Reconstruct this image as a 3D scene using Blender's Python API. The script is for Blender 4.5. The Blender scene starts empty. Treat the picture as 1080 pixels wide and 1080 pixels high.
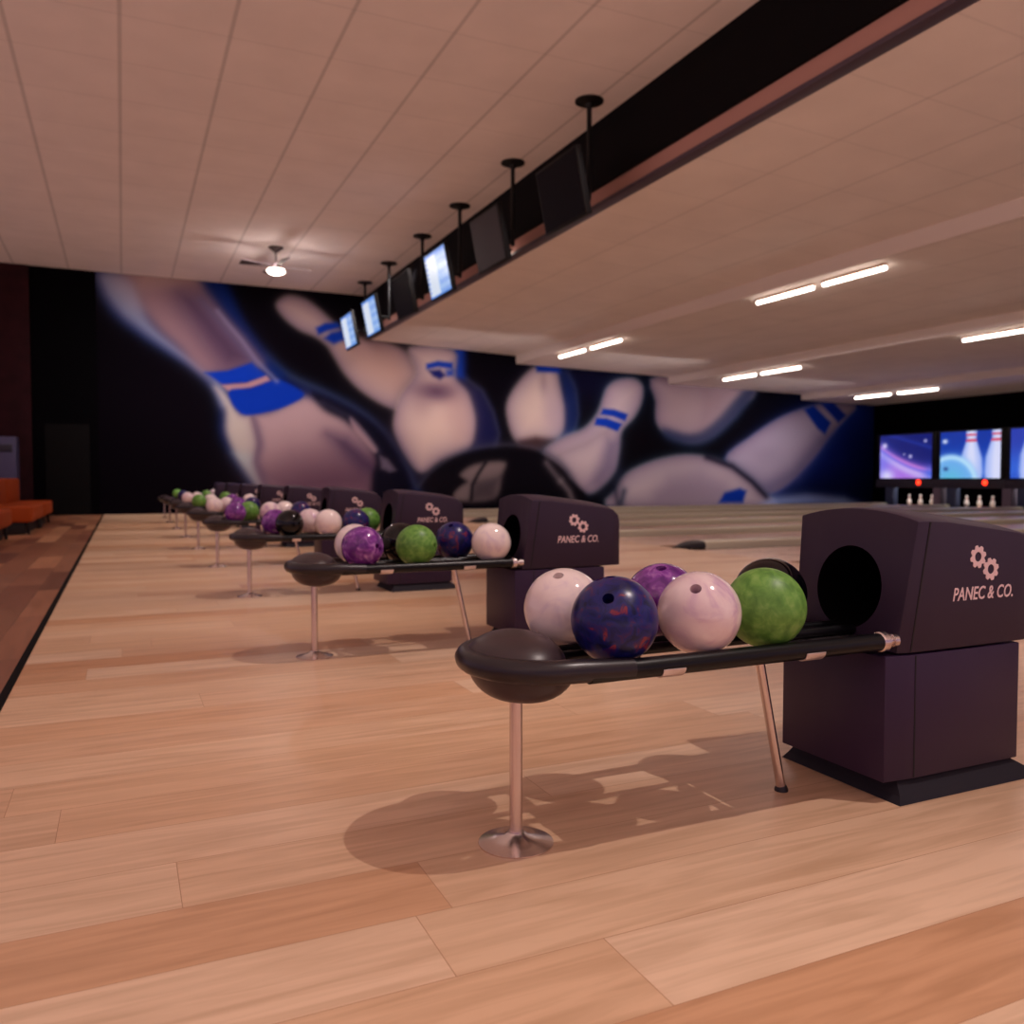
import bpy, bmesh, math, random
import numpy as np
from mathutils import Vector, Matrix
PI = math.pi
C = bpy.context.scene.collection
random.seed(4)

# ------------------------------------------------------------------ materials
def lin(c):
    return tuple(((x/255)/12.92 if x/255 <= .04045 else ((x/255+.055)/1.055)**2.4) for x in c)

def mat(name, rgb, rough=.5, metal=0., spec=.5, coat=0., noise=None, emit=None, es=1., bump=None):
    m = bpy.data.materials.new(name); m.use_nodes = True
    nt = m.node_tree; b = nt.nodes['Principled BSDF']
    c = lin(rgb)
    b.inputs['Base Color'].default_value = (*c, 1)
    b.inputs['Roughness'].default_value = rough
    b.inputs['Metallic'].default_value = metal
    b.inputs['Specular IOR Level'].default_value = spec
    b.inputs['Coat Weight'].default_value = coat
    b.inputs['Coat Roughness'].default_value = .03
    if emit:
        b.inputs['Emission Color'].default_value = (*lin(emit), 1)
        b.inputs['Emission Strength'].default_value = es
    tc = nt.nodes.new('ShaderNodeTexCoord')
    if noise:
        # noise = (scale, detail, [(pos, rgb), ...], distortion)
        n = nt.nodes.new('ShaderNodeTexNoise'); n.inputs['Scale'].default_value = noise[0]
        n.inputs['Detail'].default_value = noise[1]; n.inputs['Distortion'].default_value = noise[3]
        oi = nt.nodes.new('ShaderNodeObjectInfo'); add = nt.nodes.new('ShaderNodeVectorMath')
        sc = nt.nodes.new('ShaderNodeMath'); sc.operation = 'MULTIPLY'; sc.inputs[1].default_value = 37.
        nt.links.new(oi.outputs['Random'], sc.inputs[0])
        nt.links.new(tc.outputs['Object'], add.inputs[0]); nt.links.new(sc.outputs[0], add.inputs[1])
        nt.links.new(add.outputs[0], n.inputs['Vector'])
        r = nt.nodes.new('ShaderNodeValToRGB'); e = r.color_ramp.elements
        st = noise[2]
        e[0].position = st[0][0]; e[0].color = (*lin(st[0][1]), 1)
        e[1].position = st[-1][0]; e[1].color = (*lin(st[-1][1]), 1)
        for p, q in st[1:-1]:
            k = e.new(p); k.color = (*lin(q), 1)
        nt.links.new(n.outputs['Fac'], r.inputs['Fac']); nt.links.new(r.outputs['Color'], b.inputs['Base Color'])
    if bump:
        n2 = nt.nodes.new('ShaderNodeTexNoise'); n2.inputs['Scale'].default_value = bump[0]; n2.inputs['Detail'].default_value = 3
        nt.links.new(tc.outputs['Object'], n2.inputs['Vector'])
        bp = nt.nodes.new('ShaderNodeBump'); bp.inputs['Strength'].default_value = bump[1]; bp.inputs['Distance'].default_value = .002
        nt.links.new(n2.outputs['Fac'], bp.inputs['Height']); nt.links.new(bp.outputs['Normal'], b.inputs['Normal'])
    return m

def plank_mat(name, cols, width, length, along_x, rough, grain=.35, gap=.0015, gapcol=(60, 35, 22), spec=.5, seed=0., coat=0.):
    m = bpy.data.materials.new(name); m.use_nodes = True
    nt = m.node_tree; N = nt.nodes; L = nt.links; b = N['Principled BSDF']
    tc = N.new('ShaderNodeTexCoord')
    mp = N.new('ShaderNodeMapping'); L.new(tc.outputs['Object'], mp.inputs['Vector'])
    mp.inputs['Location'].default_value = (seed, seed*.7, 0)
    if not along_x: mp.inputs['Rotation'].default_value = (0, 0, PI/2)
    sx_ = N.new('ShaderNodeSeparateXYZ'); L.new(mp.outputs[0], sx_.inputs[0])
    dv = N.new('ShaderNodeMath'); dv.operation = 'DIVIDE'; dv.inputs[1].default_value = width; L.new(sx_.outputs['Y'], dv.inputs[0])
    fl = N.new('ShaderNodeMath'); fl.operation = 'FLOOR'; L.new(dv.outputs[0], fl.inputs[0])
    wn = N.new('ShaderNodeTexWhiteNoise'); wn.noise_dimensions = '1D'; L.new(fl.outputs[0], wn.inputs['W'])
    ml_ = N.new('ShaderNodeMath'); ml_.operation = 'MULTIPLY_ADD'; ml_.inputs[1].default_value = length*3
    L.new(wn.outputs['Value'], ml_.inputs[0]); L.new(sx_.outputs['X'], ml_.inputs[2])
    cx_ = N.new('ShaderNodeCombineXYZ'); L.new(ml_.outputs[0], cx_.inputs['X']); L.new(sx_.outputs['Y'], cx_.inputs['Y'])
    br = N.new('ShaderNodeTexBrick'); L.new(cx_.outputs[0], br.inputs['Vector'])
    br.inputs['Scale'].default_value = 1; br.inputs['Brick Width'].default_value = length
    br.inputs['Row Height'].default_value = width; br.inputs['Mortar Size'].default_value = gap
    br.inputs['Mortar Smooth'].default_value = .3; br.inputs['Bias'].default_value = 0
    br.inputs['Color1'].default_value = (0, 0, 0, 1); br.inputs['Color2'].default_value = (1, 1, 1, 1)
    br.inputs['Mortar'].default_value = (.5, .5, .5, 1); br.offset = 0; br.offset_frequency = 2
    r = N.new('ShaderNodeValToRGB'); e = r.color_ramp.elements
    L.new(br.outputs['Color'], r.inputs['Fac'])
    e[0].position = 0; e[0].color = (*lin(cols[0]), 1); e[1].position = 1; e[1].color = (*lin(cols[-1]), 1)
    for i, q in enumerate(cols[1:-1]):
        k = e.new((i+1)/(len(cols)-1)); k.color = (*lin(q), 1)
    # stretched grain
    mg = N.new('ShaderNodeMapping'); L.new(mp.outputs[0], mg.inputs['Vector']); mg.inputs['Scale'].default_value = (1.3, 16, 1)
    ad = N.new('ShaderNodeVectorMath'); L.new(mg.outputs[0], ad.inputs[0])
    sc = N.new('ShaderNodeVectorMath'); sc.operation = 'SCALE'; sc.inputs['Scale'].default_value = 31
    L.new(br.outputs['Color'], sc.inputs[0]); L.new(sc.outputs[0], ad.inputs[1])
    n = N.new('ShaderNodeTexNoise'); n.inputs['Scale'].default_value = 1.6; n.inputs['Detail'].default_value = 6; n.inputs['Distortion'].default_value = .8
    L.new(ad.outputs[0], n.inputs['Vector'])
    gr = N.new('ShaderNodeValToRGB'); g = gr.color_ramp.elements
    g[0].position = .3; g[0].color = (1-grain, 1-grain*1.15, 1-grain*1.35, 1); g[1].position = .62; g[1].color = (1.0, 1.0, 1.0, 1)
    L.new(n.outputs['Fac'], gr.inputs['Fac'])
    mx = N.new('ShaderNodeMix'); mx.data_type = 'RGBA'; mx.blend_type = 'MULTIPLY'; mx.inputs[0].default_value = 1
    L.new(r.outputs['Color'], mx.inputs[6]); L.new(gr.outputs['Color'], mx.inputs[7])
    mm = N.new('ShaderNodeMix'); mm.data_type = 'RGBA'
    L.new(br.outputs['Fac'], mm.inputs[0]); L.new(mx.outputs[2], mm.inputs[6]); mm.inputs[7].default_value = (*lin(gapcol), 1)
    L.new(mm.outputs[2], b.inputs['Base Color'])
    rr = N.new('ShaderNodeMapRange'); L.new(n.outputs['Fac'], rr.inputs['Value'])
    rr.inputs['To Min'].default_value = rough-.05; rr.inputs['To Max'].default_value = rough+.07
    L.new(rr.outputs[0], b.inputs['Roughness'])
    b.inputs['Specular IOR Level'].default_value = spec
    b.inputs['Coat Weight'].default_value = coat; b.inputs['Coat Roughness'].default_value = .12
    return m

def tile_mat(name, rgb, sx, sy, ox, oy, line, dark=.72):
    m = mat(name, rgb, .85, spec=.2); nt = m.node_tree; N = nt.nodes; L = nt.links; b = N['Principled BSDF']
    tc = N.new('ShaderNodeTexCoord'); sp = N.new('ShaderNodeSeparateXYZ'); L.new(tc.outputs['Object'], sp.inputs[0])
    outs = []
    for ax, s, o in (('X', sx, ox), ('Y', sy, oy)):
        a = N.new('ShaderNodeMath'); a.operation = 'SUBTRACT'; a.inputs[1].default_value = o; L.new(sp.outputs[ax], a.inputs[0])
        w = N.new('ShaderNodeMath'); w.operation = 'PINGPONG'; w.inputs[1].default_value = s/2; L.new(a.outputs[0], w.inputs[0])
        c = N.new('ShaderNodeMapRange'); L.new(w.outputs[0], c.inputs['Value'])
        c.inputs['From Min'].default_value = line[0] if ax == 'X' else line[1]
        c.inputs['From Max'].default_value = (line[0] if ax == 'X' else line[1])*2.2+1e-4
        c.inputs['To Min'].default_value = dark if ax == 'X' else (dark+1)/2
        c.inputs['To Max'].default_value = 1; outs.append(c)
    mu = N.new('ShaderNodeMath'); mu.operation = 'MULTIPLY'; L.new(outs[0].outputs[0], mu.inputs[0]); L.new(outs[1].outputs[0], mu.inputs[1])
    n = N.new('ShaderNodeTexNoise'); n.inputs['Scale'].default_value = 1.3; n.inputs['Detail'].default_value = 4; L.new(tc.outputs['Object'], n.inputs['Vector'])
    nr = N.new('ShaderNodeMapRange'); L.new(n.outputs['Fac'], nr.inputs['Value']); nr.inputs['To Min'].default_value = .9; nr.inputs['To Max'].default_value = 1.08
    m2 = N.new('ShaderNodeMath'); m2.operation = 'MULTIPLY'; L.new(mu.outputs[0], m2.inputs[0]); L.new(nr.outputs[0], m2.inputs[1])
    v = N.new('ShaderNodeVectorMath'); v.operation = 'SCALE'; v.inputs[0].default_value = lin(rgb); L.new(m2.outputs[0], v.inputs['Scale'])
    L.new(v.outputs[0], b.inputs['Base Color'])
    return m

def attr_mat(name, rough=.7, emission=0.):
    m = bpy.data.materials.new(name); m.use_nodes = True; nt = m.node_tree; b = nt.nodes['Principled BSDF']
    a = nt.nodes.new('ShaderNodeAttribute'); a.attribute_name = 'print'
    if emission:
        nt.links.new(a.outputs['Color'], b.inputs['Emission Color']); b.inputs['Emission Strength'].default_value = emission
        b.inputs['Base Color'].default_value = (.01, .01, .012, 1); b.inputs['Roughness'].default_value = .25
    else:
        nt.links.new(a.outputs['Color'], b.inputs['Base Color']); b.inputs['Roughness'].default_value = rough
        b.inputs['Specular IOR Level'].default_value = .03
    return m

M = {}
M['approach'] = plank_mat('maple_approach', [(202, 160, 126), (214, 180, 148), (220, 188, 158), (210, 172, 138), (194, 144, 106)], .24, 2.4, True, .33, grain=.22, gap=.001, gapcol=(160, 116, 84), coat=0.)
M['lane'] = plank_mat('lane_boards', [(196, 162, 142), (216, 184, 160), (206, 174, 150)], .12, 4.5, True, .28, grain=.15, gap=.001, gapcol=(140, 110, 86), seed=3.)
M['lounge'] = plank_mat('lounge_planks', [(110, 66, 48), (184, 130, 96), (128, 78, 58), (208, 156, 118), (116, 70, 54), (156, 104, 76)], .26, 1.5, False, .38, grain=.25, gap=.002, seed=1.3)
M['strip'] = mat('black_strip', (8, 6, 8), .8, spec=.1)
M['ceil_hi'] = tile_mat('upper_ceiling_tiles', (244, 234, 232), 1.2, 1.2, .05, 0., (.014, .006), .74)
M['ceil_lo'] = tile_mat('lower_ceiling_tiles', (244, 234, 228), 1.2, 1.2, .5, .4, (.010, .008), .84)
M['fascia'] = mat('step_fascia', (224, 212, 206), .8, spec=.2)
M['bulk'] = mat('bulkhead_black', (8, 6, 10), .8, spec=.1)
M['bulk_strip'] = mat('bulkhead_beige', (178, 134, 124), .8, spec=.2)
M['rail_edge'] = mat('bulkhead_edge', (66, 52, 68), .5)
M['darkwall'] = mat('black_wall', (4, 3, 5), .9, spec=.03)
M['brownwall'] = mat('maroon_wall', (40, 16, 20), .85, spec=.1, noise=(3, 4, [(.3, (34, 13, 17)), (.7, (44, 17, 22))], 0.))
M['plastic'] = mat('housing_plastic', (47, 33, 54), .46, spec=.34, bump=(500, .12))
M['plastic_low'] = mat('housing_plastic_lower', (48, 30, 58), .42, spec=.34, bump=(500, .12))
M['plinth'] = mat('housing_plinth', (36, 34, 42), .75, spec=.2)
M['seam'] = mat('housing_seam', (14, 10, 14), .7)
M['hole'] = mat('tunnel_black', (4, 3, 5), .9, spec=.05)
M['logo'] = mat('logo_print', (236, 206, 206), .5)
M['rail'] = mat('black_rail', (8, 8, 12), .3, spec=.3)
M['rubber'] = mat('bumper_rubber', (34, 27, 32), .32, spec=.45)
M['cup'] = mat('cup_plastic', (56, 43, 46), .36, spec=.45)
M['chrome'] = mat('brushed_steel', (224, 210, 206), .24, metal=1.)
M['clipm'] = mat('zinc_clip', (222, 208, 204), .38, metal=.75)
M['tray'] = mat('tray_metal', (66, 62, 68), .3, metal=.6, noise=(60, 3, [(.35, (30, 28, 34)), (.65, (120, 112, 116))], .5))
M['gutter'] = mat('gutter_grey', (84, 72, 76), .4)
M['divider'] = mat('divider_cap', (204, 196, 168), .28)
M['nose'] = mat('divider_nose', (28, 22, 26), .5)
M['casing'] = mat('monitor_casing', (8, 7, 10), .5, spec=.25)
M['off_grey'] = mat('screen_off_grey', (44, 36, 44), .5, spec=.3)
M['off_blue'] = mat('screen_off_blue', (7, 6, 18), .6, spec=.1)
M['orange'] = mat('orange_leather', (176, 78, 28), .6, spec=.2, bump=(90, .3))
M['seatbase'] = mat('seat_base_black', (16, 12, 14), .6)
M['cabinet'] = mat('cabinet_violet_grey', (64, 60, 96), .5)
M['cabinet_dark'] = mat('cabinet_slot', (26, 22, 44), .5)
M['tube'] = mat('lit_tube', (255, 240, 225), .4, emit=(255, 236, 222), es=14.)
M['tube_holder'] = mat('tube_holder', (230, 205, 190), .6)
M['globe'] = mat('lit_globe', (255, 240, 225), .4, emit=(255, 236, 220), es=10.)
M['fanm'] = mat('fan_bronze', (48, 32, 34), .4, metal=.4)
M['blade'] = mat('fan_blade', (36, 22, 24), .6, spec=.2)
M['mask'] = mat('pit_frame_grey', (48, 44, 58), .6)
M['post'] = mat('pit_post_grey', (112, 100, 116), .6)
M['postblue'] = mat('pit_post_blue', (52, 62, 92), .5)
M['pinw'] = mat('pin_white', (240, 228, 220), .3)
M['red'] = mat('red_lamp', (255, 60, 40), .4, emit=(255, 46, 22), es=5.)
M['mural'] = attr_mat('mural_print', .9)
M['score'] = attr_mat('score_screen', emission=.95)
M['pitscreen'] = attr_mat('pit_screen', emission=1.1)
BM = {
 'white': mat('ball_white', (236, 218, 214), .10, spec=.5, coat=.5, noise=(9, 5, [(.30, (214, 196, 208)), (.48, (238, 222, 218)), (.7, (244, 230, 224))], 1.2)),
 'pinkish white': mat('ball_pinkish', (226, 200, 200), .12, spec=.5, coat=.5, noise=(7, 5, [(.32, (196, 160, 190)), (.5, (228, 206, 208)), (.7, (238, 222, 220))], 1.6)),
 'navy blue': mat('ball_blue', (20, 24, 84), .28, spec=.4, noise=(26, 6, [(.36, (12, 18, 62)), (.52, (24, 30, 104)), (.60, (60, 28, 84)), (.66, (132, 44, 54)), (.70, (40, 28, 96))], .8)),
 'purple': mat('ball_purple', (112, 44, 138), .16, spec=.45, coat=.2, noise=(24, 6, [(.38, (92, 34, 116)), (.56, (126, 56, 148)), (.72, (176, 116, 186))], .8)),
 'green': mat('ball_green', (96, 150, 62), .42, spec=.4, noise=(34, 6, [(.35, (78, 128, 50)), (.55, (104, 156, 66)), (.72, (130, 172, 88))], .4)),
 'black': mat('ball_black', (7, 6, 12), .08, spec=.3, coat=.15),
}
HOLE = mat('finger_hole_dark', (52, 47, 54), .7)
HOLED = mat('finger_hole_black', (8, 7, 12), .7)

# ------------------------------------------------------------------ mesh helpers
class MB:
    def __init__(s): s.v = []; s.f = []
    def add(s, vs, fs):
        o = len(s.v); s.v += [tuple(p) for p in vs]; s.f += [[i+o for i in q] for q in fs]; return s
    def box(s, a, b):
        (x0, y0, z0), (x1, y1, z1) = a, b
        vs = [(x, y, z) for z in (z0, z1) for y in (y0, y1) for x in (x0, x1)]
        return s.add(vs, [(0, 2, 3, 1), (4, 5, 7, 6), (0, 1, 5, 4), (2, 6, 7, 3), (0, 4, 6, 2), (1, 3, 7, 5)])
    def loft(s, rings, caps=True):
        n = len(rings[0]); vs = [p for r in rings for p in r]; fs = []
        for i in range(len(rings)-1):
            for j in range(n):
                k = (j+1) % n; fs.append((i*n+j, i*n+k, (i+1)*n+k, (i+1)*n+j))
        if caps: fs += [tuple(range(n))[::-1], tuple((len(rings)-1)*n+j for j in range(n))]
        return s.add(vs, fs)
    def tube(s, path, r, n=16):
        P_ = [Vector(p) for p in path]; rings = []
        rs = r if isinstance(r, (list, tuple)) else [r]*len(P_)
        prev = None
        for i, p in enumerate(P_):
            t = (P_[min(i+1, len(P_)-1)]-P_[max(i-1, 0)]).normalized()
            if prev is None:
                a = Vector((0, 0, 1)) if abs(t.z) < .9 else Vector((1, 0, 0)); u = t.cross(a).normalized()
            else: u = (prev-t*prev.dot(t)).normalized()
            w = t.cross(u); prev = u
            rings.append([p+(u*math.cos(2*PI*k/n)+w*math.sin(2*PI*k/n))*rs[i] for k in range(n)])
        return s.loft(rings)
    def lathe(s, prof, ctr=(0, 0, 0), n=32, sx=1., sy=1.):
        return s.loft([[(ctr[0]+r*sx*math.cos(2*PI*k/n), ctr[1]+r*sy*math.sin(2*PI*k/n), ctr[2]+z) for k in range(n)] for r, z in prof])
    def prism(s, poly, a, b, axis='y'):
        f = {'x': lambda p, t: (t, p[0], p[1]), 'y': lambda p, t: (p[0], t, p[1]), 'z': lambda p, t: (p[0], p[1], t)}[axis]
        return s.loft([[f(p, a) for p in poly], [f(p, b) for p in poly]])
    def build(s, name, m, parent=None, smooth=False, bevel=0., seg=2, angle=35):
        me = bpy.data.meshes.new(name); me.from_pydata(s.v, [], s.f)
        bm = bmesh.new(); bm.from_mesh(me); bmesh.ops.recalc_face_normals(bm, faces=bm.faces)
        if bevel:
            es = [e for e in bm.edges if len(e.link_faces) == 2 and e.calc_face_angle(0) > math.radians(angle)]
            bmesh.ops.bevel(bm, geom=es, offset=bevel, segments=seg, affect='EDGES', profile=.5, clamp_overlap=True)
        bm.to_mesh(me); bm.free()
        o = bpy.data.objects.new(name, me); C.objects.link(o)
        if m: me.materials.append(m)
        if parent: o.parent = parent
        if smooth or bevel:
            me.polygons.foreach_set('use_smooth', [True]*len(me.polygons))
            me.set_sharp_from_angle(angle=math.radians(38))
        return o

def tag(o, label, cat, group=None):
    o['label'] = label; o['category'] = cat
    if group: o['group'] = group
    return o
def thing(name, loc, label, cat, group=None, rz=0):
    o = bpy.data.objects.new(name, None); C.objects.link(o); o.location = loc; o.rotation_euler = (0, 0, rz)
    o.empty_display_size = .1
    return tag(o, label, cat, group)
def struct(o, label=None):
    o['kind'] = 'structure'
    if label: o['label'] = label
    return o
def dup(root, loc, label, deep=True):
    r = root.copy(); C.objects.link(r); r.location = loc; r['label'] = label
    for ch in list(root.children):
        c = ch.copy(); C.objects.link(c); c.parent = r
        for g in list(ch.children):
            d = g.copy(); C.objects.link(d); d.parent = c
    return r
def boolean(o, cutter, inner, test):
    """subtract cutter from o; faces where test(center) go to material inner"""
    md = o.modifiers.new('b', 'BOOLEAN'); md.operation = 'DIFFERENCE'; md.object = cutter; md.solver = 'EXACT'
    dg = bpy.context.evaluated_depsgraph_get(); dg.update()
    me = bpy.data.meshes.new_from_object(o.evaluated_get(dg)); o.modifiers.clear(); o.data = me
    me.materials.clear(); me.materials.append(o_mat[o.name]); me.materials.append(inner)
    for p in me.polygons: p.material_index = 1 if test(p.center, p.normal) else 0
    cm = cutter.data; bpy.data.objects.remove(cutter); bpy.data.meshes.remove(cm)
o_mat = {}

# ------------------------------------------------------------------ the room
YW = 24.2            # the painted wall
XE = 26.5            # the wall behind the pins
FOUL = 6.7
ROW0, STEP = 1.92, 2.48
Y0 = -7.0; YF = -3.0
struct(MB().box((-.455, YF, -.12), (FOUL, YW, 0)).build('floor', M['approach']), 'pale maple plank approach floor')
struct(MB().box((-12, YF, -.12), (-.49, YW, 0)).build('floor', M['lounge']), 'brown patchwork plank lounge floor')
struct(MB().box((-.49, YF, -.12), (-.455, YW, .004)).build('trim_1', M['strip']), 'black strip between the two floors')
struct(MB().box((FOUL, Y0, -.2), (XE, YW, -.12)).build('floor', M['gutter']), 'bed under the lanes')
struct(MB().box((-12, Y0, 6.18), (6.45, YW, 6.34)).build('ceiling', M['ceil_hi']), 'high tiled ceiling over the approach')
# stepped low ceiling
prof = [(6.6, 4.93), (11.2, 4.75), (11.22, 4.50), (16.9, 4.38), (16.92, 4.14), (22.8, 4.03), (22.82, 3.82), (XE, 3.75)]
low = MB().prism(prof+[(XE, 6.34), (6.6, 6.34)], Y0, YW).build('ceiling', M['ceil_lo'])
low.data.materials.append(M['fascia'])
for p in low.data.polygons:
    if abs(p.normal.x) > .9 and p.center.z < 5: p.material_index = 1
struct(low, 'low stepped ceiling over the lanes')
b_ = MB().box((6.45, Y0, 5.22), (6.6, YW, 6.34)).build('wall_front', M['bulk']); struct(b_, 'black bulkhead above the foul line')
struct(MB().box((6.50, Y0, 4.98), (6.6, YW, 5.22)).build('trim_2', M['bulk_strip']), 'beige strip along the bulkhead foot')
struct(MB().box((6.42, Y0, 4.925), (6.6, YW, 4.98)).build('trim_3', M['rail_edge'], bevel=.008), 'dark edging along the low ceiling')
struct(MB().box((-12, YW, -.2), (XE+.2, YW+.2, 6.34)).build('wall_back', M['darkwall']), 'black wall at the far side')
struct(MB().box((-12, YW-.04, 0), (-2.03, YW, 6.18)).build('wall_back', M['brownwall']), 'dark maroon section of the far wall')
struct(MB().box((XE, Y0, -.2), (XE+.2, YW, 6.34)).build('wall_right', M['darkwall']), 'black wall behind the pins')
d_ = MB().box((-1.75, YW-.03, 0), (-.75, YW, 2.3)).build('door_1', mat('dark_door', (6, 4, 5), .8, spec=.1)); struct(d_, 'black door in the far wall')

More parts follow.
